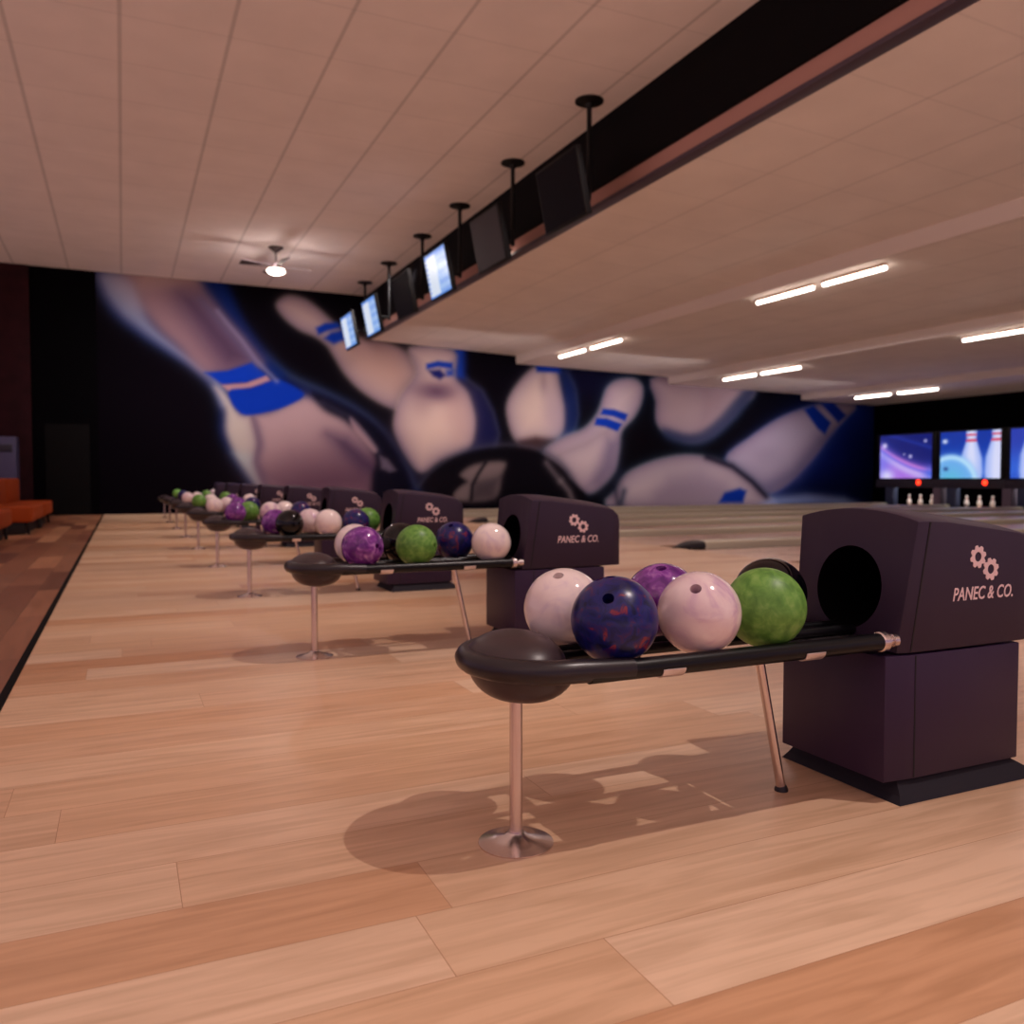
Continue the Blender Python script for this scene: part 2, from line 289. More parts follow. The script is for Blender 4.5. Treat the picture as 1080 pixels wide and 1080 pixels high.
# ------------------------------------------------------------------ mural
MURAL = [
    ('E',(10,26,96),0.9,1.0,[(25.21,2.01)],3.0299999999999976,2.1500000000000004,0),
    ('E',(8,18,66),0.7,1.0,[(26.68,2.94)],3.1400000000000006,2.1999999999999997,0),
    ('E',(14,16,60),0.4,1.0,[(13.79,4.15)],2.1900000000000013,0.9199999999999999,0),
    ('E',(22,20,44),0.5,1.0,[(8.87,1.06)],1.8800000000000008,0.8599999999999999,0),
    ('H',(30,34,48),0.85,0.32,[(3.94,5.73),(4.23,5.99),(4.67,5.95),(5.06,5.72),(5.44,5.4),(5.79,5.11),(6.31,4.93),(7.09,4.87),(7.76,4.53),(8.11,3.96),(8.1,3.31),(7.69,2.91),(6.97,3.08),(6.27,3.49),(5.83,3.93),(5.51,4.42),(5.32,4.7),(5.0,4.92),(4.53,5.1),(4.12,5.41)]),
    ('P',(166,140,132),1.0,0.09,[(3.94,5.73),(4.23,5.99),(4.67,5.95),(5.06,5.72),(5.44,5.4),(5.79,5.11),(6.31,4.93),(7.09,4.87),(7.76,4.53),(8.11,3.96),(8.1,3.31),(7.69,2.91),(6.97,3.08),(6.27,3.49),(5.83,3.93),(5.51,4.42),(5.32,4.7),(5.0,4.92),(4.53,5.1),(4.12,5.41)]),
    ('V',(92,76,100),0.7,0.3,[(3.94,5.73),(4.23,5.99),(4.67,5.95),(5.06,5.72),(5.44,5.4),(5.79,5.11),(6.31,4.93),(7.09,4.87),(7.76,4.53),(8.11,3.96),(8.1,3.31),(7.69,2.91),(6.97,3.08),(6.27,3.49),(5.83,3.93),(5.51,4.42),(5.32,4.7),(5.0,4.92),(4.53,5.1),(4.12,5.41)]),
    ('P',(150,112,104),0.5,0.35,[(5.73,5.05),(6.7,4.96),(7.55,4.63),(7.99,4.01),(7.55,3.43),(6.69,3.81),(6.0,4.31)]),
    ('P',(10,42,138),1.0,0.04,[(5.01,5.16),(5.27,5.31),(5.62,5.36),(5.73,5.24),(5.33,5.1),(5.08,4.98)]),
    ('P',(10,42,138),1.0,0.05,[(5.24,4.88),(5.43,5.06),(5.79,5.16),(5.84,4.9),(5.51,4.74)]),
    ('P',(16,16,50),1.0,0.12,[(9.04,4.83),(9.5,4.74),(9.56,3.95),(10.06,3.62),(10.44,2.97),(10.63,2.3),(10.43,1.77),(9.18,1.7)]),
    ('S',(60,62,84),0.7,0.1,[(9.56,3.95),(10.06,3.62),(10.44,2.97),(10.63,2.3),(10.47,1.83)],0.05),
    ('P',(10,42,138),1.0,0.12,[(9.1,4.89),(9.47,4.86),(9.46,4.0),(9.13,3.93)]),
    ('H',(34,34,52),0.85,0.32,[(7.76,4.8),(9.13,4.78),(9.16,3.98),(9.56,3.54),(9.8,2.86),(9.77,2.22),(9.55,1.82),(8.72,1.49),(8.12,1.12),(7.68,1.51),(7.31,2.23),(7.28,2.73),(7.52,3.43),(7.96,4.04)]),
    ('P',(176,150,140),1.0,0.09,[(7.76,4.8),(9.13,4.78),(9.16,3.98),(9.56,3.54),(9.8,2.86),(9.77,2.22),(9.55,1.82),(8.72,1.49),(8.12,1.12),(7.68,1.51),(7.31,2.23),(7.28,2.73),(7.52,3.43),(7.96,4.04)]),
    ('V',(92,76,100),0.7,0.3,[(7.76,4.8),(9.13,4.78),(9.16,3.98),(9.56,3.54),(9.8,2.86),(9.77,2.22),(9.55,1.82),(8.72,1.49),(8.12,1.12),(7.68,1.51),(7.31,2.23),(7.28,2.73),(7.52,3.43),(7.96,4.04)]),
    ('P',(150,120,118),0.6,0.3,[(8.88,3.91),(9.59,3.43),(9.77,2.8),(9.71,2.17),(9.18,1.93),(8.88,2.78)]),
    ('E',(66,44,66),0.85,1.0,[(8.55,3.53)],0.6699999999999999,0.31000000000000005,0),
    ('E',(120,96,104),0.4,1.0,[(8.13,3.18)],0.41999999999999993,0.5,0),
    ('P',(10,42,138),1.0,0.04,[(8.28,4.33),(8.64,4.44),(9.1,4.41),(9.1,4.24),(8.64,4.27),(8.28,4.19)]),
    ('P',(18,22,80),1.0,0.05,[(8.34,4.14),(8.7,4.19),(8.88,4.03),(8.7,3.9),(8.49,3.98)]),
    ('P',(10,42,138),0.8,0.05,[(8.88,4.17),(9.13,4.21),(9.13,4.04),(8.94,4.0)]),
    ('P',(14,24,66),1.0,0.12,[(12.51,4.51),(13.02,4.36),(13.33,3.83),(13.44,2.97),(13.24,2.3),(12.75,2.04),(12.07,2.03)]),
    ('S',(56,62,84),0.6,0.1,[(13.02,4.36),(13.33,3.83),(13.44,2.97),(13.24,2.3)],0.05),
    ('H',(34,34,56),0.85,0.32,[(11.97,4.51),(12.54,4.54),(12.75,3.86),(12.89,3.14),(12.85,2.47),(12.51,2.13),(11.74,2.03),(11.24,2.11),(10.98,2.6),(10.92,3.28),(11.34,3.97)]),
    ('P',(182,158,150),1.0,0.09,[(11.97,4.51),(12.54,4.54),(12.75,3.86),(12.89,3.14),(12.85,2.47),(12.51,2.13),(11.74,2.03),(11.24,2.11),(10.98,2.6),(10.92,3.28),(11.34,3.97)]),
    ('V',(92,76,100),0.7,0.3,[(11.97,4.51),(12.54,4.54),(12.75,3.86),(12.89,3.14),(12.85,2.47),(12.51,2.13),(11.74,2.03),(11.24,2.11),(10.98,2.6),(10.92,3.28),(11.34,3.97)]),
    ('P',(146,124,138),0.6,0.25,[(12.34,3.78),(12.82,3.2),(12.82,2.44),(12.41,2.22),(12.21,2.88)]),
    ('E',(110,92,104),0.5,1.0,[(12.17,4.01)],0.16999999999999993,0.41999999999999993,0),
    ('P',(10,38,126),1.0,0.05,[(11.87,4.65),(12.68,4.67),(12.78,4.31),(11.94,4.3)]),
    ('P',(54,34,34),1.0,0.1,[(11.34,2.11),(11.9,2.24),(12.58,2.16),(12.75,1.8),(11.24,1.78)]),
    ('H',(24,60,104),0.85,0.32,[(16.51,4.41),(20.48,4.21),(20.06,3.45),(19.4,2.83),(18.66,2.34),(17.86,2.16),(16.99,2.38),(16.48,2.81),(16.44,3.51)]),
    ('P',(158,136,142),1.0,0.09,[(16.51,4.41),(20.48,4.21),(20.06,3.45),(19.4,2.83),(18.66,2.34),(17.86,2.16),(16.99,2.38),(16.48,2.81),(16.44,3.51)]),
    ('V',(92,76,100),0.7,0.3,[(16.51,4.41),(20.48,4.21),(20.06,3.45),(19.4,2.83),(18.66,2.34),(17.86,2.16),(16.99,2.38),(16.48,2.81),(16.44,3.51)]),
    ('P',(30,40,72),0.8,0.12,[(16.75,2.63),(17.85,2.46),(18.82,2.88),(20.14,4.06),(20.65,4.08),(20.06,3.25),(18.83,2.28),(17.86,2.07),(16.91,2.24)]),
    ('P',(128,106,116),0.6,0.3,[(18.32,4.17),(19.63,4.1),(19.14,3.22),(18.25,2.66)]),
    ('H',(30,72,110),0.85,0.32,[(14.36,3.56),(14.54,3.94),(14.94,4.18),(15.53,4.24),(15.87,4.0),(15.83,3.49),(15.54,2.98),(15.06,2.49),(14.95,1.77),(14.81,1.2),(14.41,0.76),(13.88,0.46),(13.28,0.71),(12.75,1.16),(12.17,1.73),(12.82,2.23),(13.65,2.55),(14.15,3.06)]),
    ('P',(166,146,150),1.0,0.09,[(14.36,3.56),(14.54,3.94),(14.94,4.18),(15.53,4.24),(15.87,4.0),(15.83,3.49),(15.54,2.98),(15.06,2.49),(14.95,1.77),(14.81,1.2),(14.41,0.76),(13.88,0.46),(13.28,0.71),(12.75,1.16),(12.17,1.73),(12.82,2.23),(13.65,2.55),(14.15,3.06)]),
    ('V',(92,76,100),0.7,0.3,[(14.36,3.56),(14.54,3.94),(14.94,4.18),(15.53,4.24),(15.87,4.0),(15.83,3.49),(15.54,2.98),(15.06,2.49),(14.95,1.77),(14.81,1.2),(14.41,0.76),(13.88,0.46),(13.28,0.71),(12.75,1.16),(12.17,1.73),(12.82,2.23),(13.65,2.55),(14.15,3.06)]),
    ('P',(96,84,108),0.8,0.22,[(14.51,2.26),(14.95,2.14),(14.81,1.2),(14.23,0.7),(13.8,0.7),(14.23,1.39)]),
    ('S',(96,82,92),0.5,0.25,[(12.75,1.68),(13.73,2.06),(14.51,2.48)],0.12),
    ('P',(10,42,138),1.0,0.035,[(14.36,3.22),(14.8,3.2),(15.31,3.06),(15.2,2.84),(14.73,2.98),(14.26,3.03)]),
    ('P',(10,42,138),1.0,0.035,[(14.11,2.9),(14.51,2.91),(15.09,2.74),(14.91,2.49),(14.44,2.63),(14.04,2.68)]),
    ('S',(20,60,180),0.75,0.9,[(20.88,0.13),(22.55,1.09),(23.91,2.52),(25.67,3.43)],0.35),
    ('H',(24,56,150),0.85,0.32,[(19.37,1.62),(20.42,2.38),(21.71,3.09),(23.06,3.55),(24.36,3.81),(25.52,3.71),(25.09,3.26),(24.29,2.6),(23.55,1.81),(22.73,1.1),(22.02,0.61),(21.22,0.4),(20.44,0.92)]),
    ('P',(158,146,166),1.0,0.09,[(19.37,1.62),(20.42,2.38),(21.71,3.09),(23.06,3.55),(24.36,3.81),(25.52,3.71),(25.09,3.26),(24.29,2.6),(23.55,1.81),(22.73,1.1),(22.02,0.61),(21.22,0.4),(20.44,0.92)]),
    ('V',(92,76,100),0.7,0.3,[(19.37,1.62),(20.42,2.38),(21.71,3.09),(23.06,3.55),(24.36,3.81),(25.52,3.71),(25.09,3.26),(24.29,2.6),(23.55,1.81),(22.73,1.1),(22.02,0.61),(21.22,0.4),(20.44,0.92)]),
    ('P',(96,88,120),0.8,0.3,[(23.63,2.44),(24.38,2.67),(22.74,0.96),(21.4,0.4),(20.87,0.68),(22.46,1.3)]),
    ('E',(130,116,136),0.5,1.0,[(21.07,1.78)],0.879999999999999,0.47999999999999976,0),
    ('P',(10,42,138),1.0,0.05,[(22.97,3.48),(23.42,3.64),(24.28,3.03),(24.0,2.59),(23.63,2.8)]),
    ('P',(12,40,140),1.0,0.05,[(23.79,3.72),(24.36,3.81),(25.04,3.33),(24.66,3.04)]),
    ('H',(40,84,120),0.85,0.32,[(14.96,-0.06),(14.89,0.57),(15.25,1.08),(16.38,1.53),(17.62,1.74),(18.83,1.62),(19.92,1.22),(20.87,0.54),(21.41,-0.15)]),
    ('P',(176,160,166),1.0,0.09,[(14.96,-0.06),(14.89,0.57),(15.25,1.08),(16.38,1.53),(17.62,1.74),(18.83,1.62),(19.92,1.22),(20.87,0.54),(21.41,-0.15)]),
    ('V',(92,76,100),0.7,0.3,[(14.96,-0.06),(14.89,0.57),(15.25,1.08),(16.38,1.53),(17.62,1.74),(18.83,1.62),(19.92,1.22),(20.87,0.54),(21.41,-0.15)]),
    ('P',(128,112,134),0.7,0.3,[(16.39,0.44),(16.96,0.98),(18.27,1.22),(19.42,0.82),(20.02,0.07),(16.39,0.05)]),
    ('S',(18,14,30),1.0,0.1,[(18.55,1.68),(19.67,1.36),(20.57,0.82),(21.23,0.27)],0.14),
    ('P',(10,42,138),1.0,0.06,[(19.1,0.08),(19.34,0.42),(20.01,0.58),(20.31,0.48),(20.15,0.07)]),
    ('P',(150,170,220),0.85,0.15,[(20.88,-0.07),(21.53,0.26),(23.11,0.36),(25.01,0.23),(26.24,-0.15)]),
    ('S',(30,40,60),0.9,0.12,[(15.07,0.13),(15.18,0.51)],0.12),
    ('S',(20,22,40),0.8,0.15,[(14.96,0.07),(14.81,0.61),(15.1,1.14)],0.12),
    ('S',(60,58,72),0.9,0.14,[(7.97,0.61),(8.54,1.2),(9.43,1.73),(10.56,1.95),(11.74,1.91),(12.65,1.53),(13.2,0.95),(13.49,0.15)],0.1),
    ('P',(9,6,12),1.0,0.07,[(7.97,0.5),(8.54,1.18),(9.43,1.67),(10.56,1.89),(11.67,1.85),(12.58,1.47),(13.13,0.95),(13.42,0.09),(7.91,0.1)]),
    ('P',(108,92,92),0.95,0.08,[(9.3,1.01),(9.8,1.36),(10.82,1.45),(10.72,0.98),(10.46,0.3),(9.12,0.26),(9.18,0.66),(9.55,0.83)]),
    ('P',(48,40,46),0.8,0.16,[(9.8,0.83),(10.69,1.01),(10.46,0.3),(9.67,0.28)]),
    ('S',(8,6,12),1.0,0.05,[(10.18,1.42),(9.93,1.07),(9.74,0.72),(9.7,0.28)],0.07),
    ('P',(12,8,14),1.0,0.07,[(8.15,0.5),(8.42,1.01),(8.81,1.15),(9.24,1.04),(9.43,0.83),(9.12,0.49),(8.99,0.2),(8.15,0.21)]),
    ('S',(110,98,104),0.8,0.12,[(12.28,1.43),(12.48,1.19),(12.75,0.89)],0.14),
    ('S',(140,124,128),0.8,0.12,[(12.82,0.83),(13.1,0.52),(13.24,0.21)],0.12),
    ('H',(14,36,84),0.8,0.26,[(-0.56,6.33),(-0.46,5.74),(-0.12,5.12),(0.52,4.61),(1.15,4.23),(1.76,3.84),(2.23,3.36),(2.42,2.89),(2.43,2.17),(2.72,1.51),(3.13,0.92),(3.71,0.11),(8.03,0.04),(7.91,0.67),(7.62,1.28),(6.94,2.28),(6.26,2.86),(5.34,3.34),(4.31,3.77),(3.65,4.28),(3.03,5.17),(2.65,5.85),(2.36,6.43),(2.47,6.76),(-0.55,6.56)]),
    ('P',(10,16,58),1.0,0.12,[(-0.56,6.33),(-0.46,5.74),(-0.12,5.12),(0.52,4.61),(1.15,4.23),(1.76,3.84),(2.23,3.36),(2.42,2.89),(2.43,2.17),(2.72,1.51),(3.13,0.92),(3.71,0.11),(8.03,0.04),(7.91,0.67),(7.62,1.28),(6.94,2.28),(6.26,2.86),(5.34,3.34),(4.31,3.77),(3.65,4.28),(3.03,5.17),(2.65,5.85),(2.36,6.43),(2.47,6.76),(-0.55,6.56)]),
    ('S',(56,66,84),0.75,0.16,[(3.65,4.28),(4.31,3.77),(5.34,3.34),(6.26,2.86),(6.94,2.28),(7.62,1.28),(7.91,0.67)],0.06),
    ('P',(8,28,86),0.9,0.14,[(1.7,6.43),(2.46,6.51),(3.03,5.17),(3.7,4.29),(4.13,3.79),(3.74,3.66),(3.17,4.36),(2.52,5.38),(1.98,5.99)]),
    ('P',(104,112,142),1.0,0.14,[(-0.43,6.15),(-0.31,5.63),(0.04,5.13),(0.63,4.64),(1.2,4.26),(1.8,3.85),(2.25,3.39),(2.46,2.89),(2.61,3.0),(2.43,3.65),(2.0,3.93),(1.34,4.44),(0.75,4.99),(0.53,5.51),(0.45,6.19)]),
    ('P',(150,138,150),0.75,0.35,[(-0.34,6.2),(0.59,6.32),(0.76,5.24),(0.22,5.32),(-0.18,5.69)]),
    ('P',(158,146,140),1.0,0.1,[(2.28,3.39),(2.61,3.15),(2.95,2.7),(3.25,2.66),(3.42,1.91),(3.34,1.36),(3.58,0.74),(3.83,0.1),(3.73,0.16),(3.13,1.05),(2.77,1.62),(2.55,2.2),(2.54,2.84)]),
    ('P',(150,168,170),0.7,0.16,[(2.77,1.62),(3.29,1.57),(3.58,0.74),(3.78,0.21),(3.13,1.0)]),
    ('P',(128,100,106),1.0,0.14,[(0.1,6.32),(1.7,6.43),(2.07,5.97),(2.59,5.29),(3.18,4.61),(3.52,4.02),(2.62,3.76),(1.99,3.78),(1.43,4.35),(0.89,4.86),(0.53,5.42),(0.32,5.93)]),
    ('P',(50,34,62),0.85,0.42,[(1.32,5.83),(1.83,5.78),(2.54,5.13),(3.17,4.46),(3.37,4.11),(2.62,3.92),(2.24,4.3),(1.82,4.93)]),
    ('P',(166,140,130),0.7,0.25,[(0.32,6.32),(1.7,6.46),(1.84,6.17),(1.23,5.97),(0.54,5.95)]),
    ('P',(150,124,126),1.0,0.14,[(2.98,2.7),(3.68,2.78),(4.64,3.23),(5.33,2.99),(6.04,2.58),(6.71,1.83),(7.1,1.06),(7.21,0.06),(3.83,0.1),(3.56,0.76),(3.34,1.39),(3.42,1.91),(3.25,2.61)]),
    ('P',(70,44,62),0.9,0.8,[(3.49,1.1),(4.37,1.48),(5.43,1.7),(6.93,1.72),(7.21,0.06),(3.83,0.1)]),
    ('P',(40,26,52),0.75,0.25,[(5.3,2.19),(5.87,2.09),(6.59,1.44),(6.7,1.06),(6.25,1.22),(5.7,1.71)]),
    ('S',(80,58,78),0.7,0.12,[(3.25,2.61),(3.42,1.91),(3.34,1.39),(3.56,0.76)],0.08),
    ('P',(10,8,20),0.97,0.1,[(4.91,3.35),(6.04,2.91),(6.94,2.28),(7.56,1.34),(7.85,0.55),(7.85,0.05),(6.7,0.06),(6.59,0.89),(6.7,1.5),(6.37,2.04),(5.82,2.58),(5.23,2.88)]),
    ('P',(140,112,118),0.9,0.05,[(5.96,2.69),(6.21,2.48),(6.54,2.1),(6.76,1.78),(6.65,1.69),(6.31,2.04),(6.04,2.36)]),
    ('P',(92,80,96),0.85,0.06,[(6.82,1.61),(7.07,1.5),(7.33,1.17),(7.13,1.11),(6.87,1.22)]),
    ('S',(60,56,78),0.6,0.1,[(5.17,3.09),(5.99,2.69),(6.54,2.1),(6.82,1.72)],0.05),
    ('P',(11,44,146),1.0,0.035,[(2.04,3.76),(2.62,3.84),(3.27,4.11),(3.67,3.74),(3.11,3.53),(2.5,3.45)]),
    ('P',(150,112,116),1.0,0.03,[(2.45,3.45),(3.11,3.53),(3.64,3.76),(3.79,3.61),(3.24,3.41),(2.64,3.28)]),
    ('P',(9,40,138),1.0,0.035,[(2.64,3.28),(3.24,3.41),(3.79,3.64),(4.1,3.63),(4.67,3.29),(4.2,2.95),(3.63,2.75),(2.95,2.68)]),
    ('S',(130,124,152),0.85,0.07,[(2.38,5.42),(2.64,5.09),(2.98,4.7),(3.37,4.16),(3.92,3.62)],0.06),
    ('S',(70,70,110),0.6,0.14,[(1.97,5.69),(2.44,5.12),(2.98,4.5),(3.42,4.01)],0.06),
]

def sdist(X, Z, pts, closed):
    """distance to a polyline, and inside flag when closed"""
    d = np.full(X.shape, 1e9); ins = np.zeros(X.shape, bool); n = len(pts)
    for i in range(n if closed else n-1):
        x0, z0 = pts[i]; x1, z1 = pts[(i+1) % n]; dx, dz = x1-x0, z1-z0; l = dx*dx+dz*dz+1e-9
        t = np.clip(((X-x0)*dx+(Z-z0)*dz)/l, 0, 1)
        d = np.minimum(d, np.hypot(X-x0-t*dx, Z-z0-t*dz))
        if closed and dz:
            c = ((z0 > Z) != (z1 > Z)) & (X < dx*(Z-z0)/dz+x0); ins ^= c
    return np.where(ins, -d, d) if closed else d
def smooth_poly(pts, closed=True, sub=4):
    out = []; n = len(pts)
    if n < 7: return pts
    for i in range(n if closed else n-1):
        g = lambda k: pts[k % n] if closed else pts[max(0, min(n-1, k))]
        p0, p1, p2, p3 = g(i-1), g(i), g(i+1), g(i+2)
        for s in range(sub):
            t = s/sub
            out.append(tuple(.5*(2*b+(c-a)*t+(2*a-5*b+4*c-d)*t*t+(3*b-a-3*c+d)*t**3) for a, b, c, d in zip(p0, p1, p2, p3)))
    if not closed: out.append(pts[-1])
    return out
def paint(X, Z, spec, base):
    col = np.zeros(X.shape+(3,)); col[:] = base
    for it in spec:
        k, c, a, soft, pts = it[:5]; c = np.array(c, float)
        if k in 'PHV':
            d = sdist(X, Z, smooth_poly(pts), True)
            if k == 'P': al = 1/(1+np.exp(np.clip(d/(soft*.5), -30, 30)))
            elif k == 'V': al = np.where(d < 0, np.exp(np.minimum(d, 0)/soft), 0)/(1+np.exp(np.clip(d/.05, -30, 30)))*2*.5
            else: al = .5*np.exp(-np.clip(d, 0, None)/soft*2.4)
        elif k == 'S':
            d = sdist(X, Z, smooth_poly(pts, False), False)
            al = 1/(1+np.exp(np.clip((d-it[5]*.5)/(soft*.5), -30, 30)))
        else:
            rx, rz, an = it[5], it[6], math.radians(it[7]); px, pz = pts[0]
            dx, dz = X-px, Z-pz; u = (dx*math.cos(an)+dz*math.sin(an))/rx; v = (-dx*math.sin(an)+dz*math.cos(an))/rz
            al = np.exp(-(u*u+v*v)*1.1)
        al = (al*a)[..., None]; col = col*(1-al)+c*al
    return col
def srgb2lin(c):
    c = np.clip(c/255, 0, 1); return np.where(c <= .04045, c/12.92, ((c+.055)/1.055)**2.4)
def grid_panel(name, to3d, w, h, nx, nz, colors, m, parent=None, thick=None):
    us = np.linspace(0, w, nx); vs = np.linspace(0, h, nz); U, V = np.meshgrid(us, vs)
    verts = [to3d(u, v) for u, v in zip(U.ravel(), V.ravel())]
    idx = np.arange(nx*nz).reshape(nz, nx)
    faces = np.stack([idx[:-1, :-1], idx[:-1, 1:], idx[1:, 1:], idx[1:, :-1]], -1).reshape(-1, 4).tolist()
    me = bpy.data.meshes.new(name); me.from_pydata(verts, [], faces)
    ca = me.color_attributes.new('print', 'FLOAT_COLOR', 'POINT')
    cc = np.ones((nx*nz, 4)); cc[:, :3] = colors(U, V).reshape(-1, 3); ca.data.foreach_set('color', cc.ravel())
    me.materials.append(m); o = bpy.data.objects.new(name, me); C.objects.link(o)
    if parent: o.parent = parent
    return o
MX0, MX1, MZ1 = -.55, XE-.001, 6.17
MURAL_GAIN = 1.15
def mural_col(U, V):
    c = srgb2lin(paint(U+MX0, V, MURAL, (6, 3, 8)))
    return np.clip(c*MURAL_GAIN, 0, .92)
mu = grid_panel('wall_mural', lambda u, v: (MX0+u, YW-.012, v), MX1-MX0, MZ1, 660, 152, mural_col, M['mural'])
mu.data.transform(Matrix.Translation((0, -(YW-.012), 0))); mu.location = (0, YW-.012, 0)
sol = mu.modifiers.new('thickness', 'SOLIDIFY'); sol.thickness = .011; sol.offset = 1 if False else -1
tag(mu, 'huge black and blue mural of giant flying bowling pins and balls on the far wall', 'mural')

# ------------------------------------------------------------------ lanes
ORD = ['nearest', 'second', 'third', 'fourth', 'fifth', 'sixth', 'seventh', 'eighth', 'ninth']
rows = [ROW0+STEP*i for i in range(9)]
# lane k lies between row k and row k+1; the last one runs along the mural
lane_proto = None
LEND = 25.6
lane_y = [ROW0+STEP*(i+.5) for i in range(9)]
lane_words = ['nearest lane, beyond the nearest ball return', 'lane beyond the second ball return', 'lane beyond the third ball return',
  'lane beyond the fourth ball return', 'lane beyond the fifth ball return', 'lane leading to the cut-off third pit screen',
  'lane leading to the pit screen showing pins', 'lane leading to the purple pit screen', 'lane running along the foot of the mural']
for i, y in enumerate(lane_y[:8]):
    lb = 'pale wooden bowling ' + lane_words[i]
    if lane_proto is None:
        r = thing('bowling_lane', (FOUL, y, 0), lb, 'bowling lane', 'bowling lanes')
        L_ = LEND-FOUL
        MB().box((0, -.82, -.12), (L_, .82, 0)).build('lane_surface', M['lane'], r)
        for s in (-1, 1):
            g = []
            for k in range(9):
                a = PI*k/8; g.append((s*(.945-.11*math.cos(a)), -.02-.08*math.sin(a)))
            g += [(s*1.065, -.02), (s*1.065, -.118), (s*.825, -.118), (s*.825, -.02)]
            MB().prism(g, 0, L_, 'x').build('gutter', M['gutter'], r)
        lane_proto = r
    else: dup(lane_proto, (FOUL, y, 0), lb)
y = lane_y[8]
r = thing('bowling_lane', (FOUL, y, 0), 'pale wooden bowling ' + lane_words[8], 'bowling lane', 'bowling lanes')
MB().box((0, -.82, -.12), (LEND-FOUL, .95, 0)).build('lane_surface', M['lane'], r)
# dividers carrying the ball track
div0 = None
for i, y in enumerate(rows):
    lb = 'pale raised divider strip with black nose, in line with the %s ball return' % ORD[i]
    if div0 is None:
        r = thing('lane_divider', (FOUL+.35, y, 0), lb, 'lane divider', 'lane dividers')
        sec = [(-.165, -.118), (-.165, .05), (-.15, .075), (-.1, .088), (0, .092), (.1, .088), (.15, .075), (.165, .05), (.165, -.118)]
        MB().prism(sec, 0, 24.35-FOUL-.35, 'x').build('divider_cap', M['divider'], r, smooth=True)
        rings = []
        for t in np.linspace(0, 1, 9):
            k = math.sin(t*PI/2)*.97+.03
            rings.append([(-.42*(1-t)+.0*t, p[0]*k, max(p[1], .001)*k if p[1] > 0 else .001) for p in sec])
        MB().loft(rings).build('divider_nose', M['nose'], r, smooth=True)
        div0 = r
    else: dup(div0, (FOUL+.35, y, 0), lb)

# ------------------------------------------------------------------ pit end
def pit_col_a(U, V):   # swirl of violet light, night blue above
    w, h = 2.12, 1.5
    u, v = U/w, V/h
    c = np.zeros(U.shape+(3,)); c[:] = (14, 26, 110)
    def mix(col, al):
        nonlocal c; al = np.clip(al, 0, 1)[..., None]; c = c*(1-al)+np.array(col, float)*al
    curve = .80-.92*u+.36*u*u
    mix((166, 110, 222), 1/(1+np.exp((v-curve)/.05)))
    mix((196, 176, 240), np.exp(-((v-curve+.22)/.09)**2)*.9)
    mix((214, 130, 220), np.exp(-((v-curve+.06)/.03)**2)*.7)
    mix((120, 110, 226), np.exp(-((v-curve+.13)/.03)**2)*.8)
    mix((96, 120, 236), np.exp(-((u-.0)**2/.05+(v-.3)**2/.2))*.6)
    mix((230, 232, 255), np.exp(-((u-.14)**2+(v-.05)**2)/.02)*.8)
    for p, q, s in ((.09, .76, .045), (.6, .5, .03), (.88, .84, .025), (.48, .55, .015)):
        mix((226, 216, 255), np.exp(-((u-p)**2+(v-q)**2*.6)/(s*s)))
    mix((60, 96, 220), np.exp(-((u-1)**2/.02+(v-.1)**2/.03))*.8)
    mix((40, 70, 190), np.exp(-((v-.88+.4*(u-.5))/.04)**2)*.4)
    return srgb2lin(c)
def pin_shape(u, v, cx, sc):
    w = np.interp(v/sc, [-.3, 0, .25, .45, .62, .72, .84, .95, 1.02], [.12, .17, .205, .19, .125, .085, .095, .085, .0])*sc
    return np.abs(u-cx)/np.maximum(w*.62, 1e-3)
def pit_col_b(U, V, cxs=((.53, 1.1), (.95, 1.14)), ballc=(.18, -.15), base=(16, 52, 158)):
    w, h = 2.12, 1.5; u, v = U/w*1.0, V/h
    c = np.zeros(U.shape+(3,)); c[:] = base
    def mix(col, al):
        nonlocal c; al = np.clip(al, 0, 1)[..., None]; c = c*(1-al)+np.array(col, float)*al
    mix((52, 110, 226), np.exp(-((v-.2)/.35)**2)*.7)
    for cx, sc in cxs:
        s = pin_shape(u, v+.25, cx, sc*1.35)
        mix((168, 186, 244), 1/(1+np.exp((s-1)/.06)))
        mix((226, 226, 250), np.exp(-((s-.1)/.5)**2)*(s < 1.1)*.8)
        for q in (.80, .92):
            mix((206, 60, 92), (np.abs(v-q) < .03)*(s < 1.)*.85)
    if ballc:
        d = np.hypot((u-ballc[0])*1.4, v-ballc[1])
        mix((110, 170, 236), 1/(1+np.exp((d-.66)/.03)))
        mix((200, 234, 255), np.exp(-((d-.6)/.06)**2)*.8)
        mix((84, 190, 210), np.exp(-(d/.35)**2)*.8)
        mix((20, 50, 120), np.exp(-((u-.1)**2+(v-.2)**2)/.0015))
        mix((235, 240, 255), np.exp(-((u-.08)**2+(v-.8)**2)/.002))
    return srgb2lin(c)
XP = 24.6
pit_specs = [(20.02, 'purple swirl', pit_col_a, 'pit masking screen showing a purple and blue light swirl, nearest the mural'),
             (17.57, 'pins', pit_col_b, 'pit masking screen showing a blue ball striking red-striped pins'),
             (15.12, 'pin', lambda U, V: pit_col_b(U, V, ((.34, 1.2), (.98, 1.1)), None, (40, 60, 170)), 'pit masking screen cut off by the right edge of the photo')]
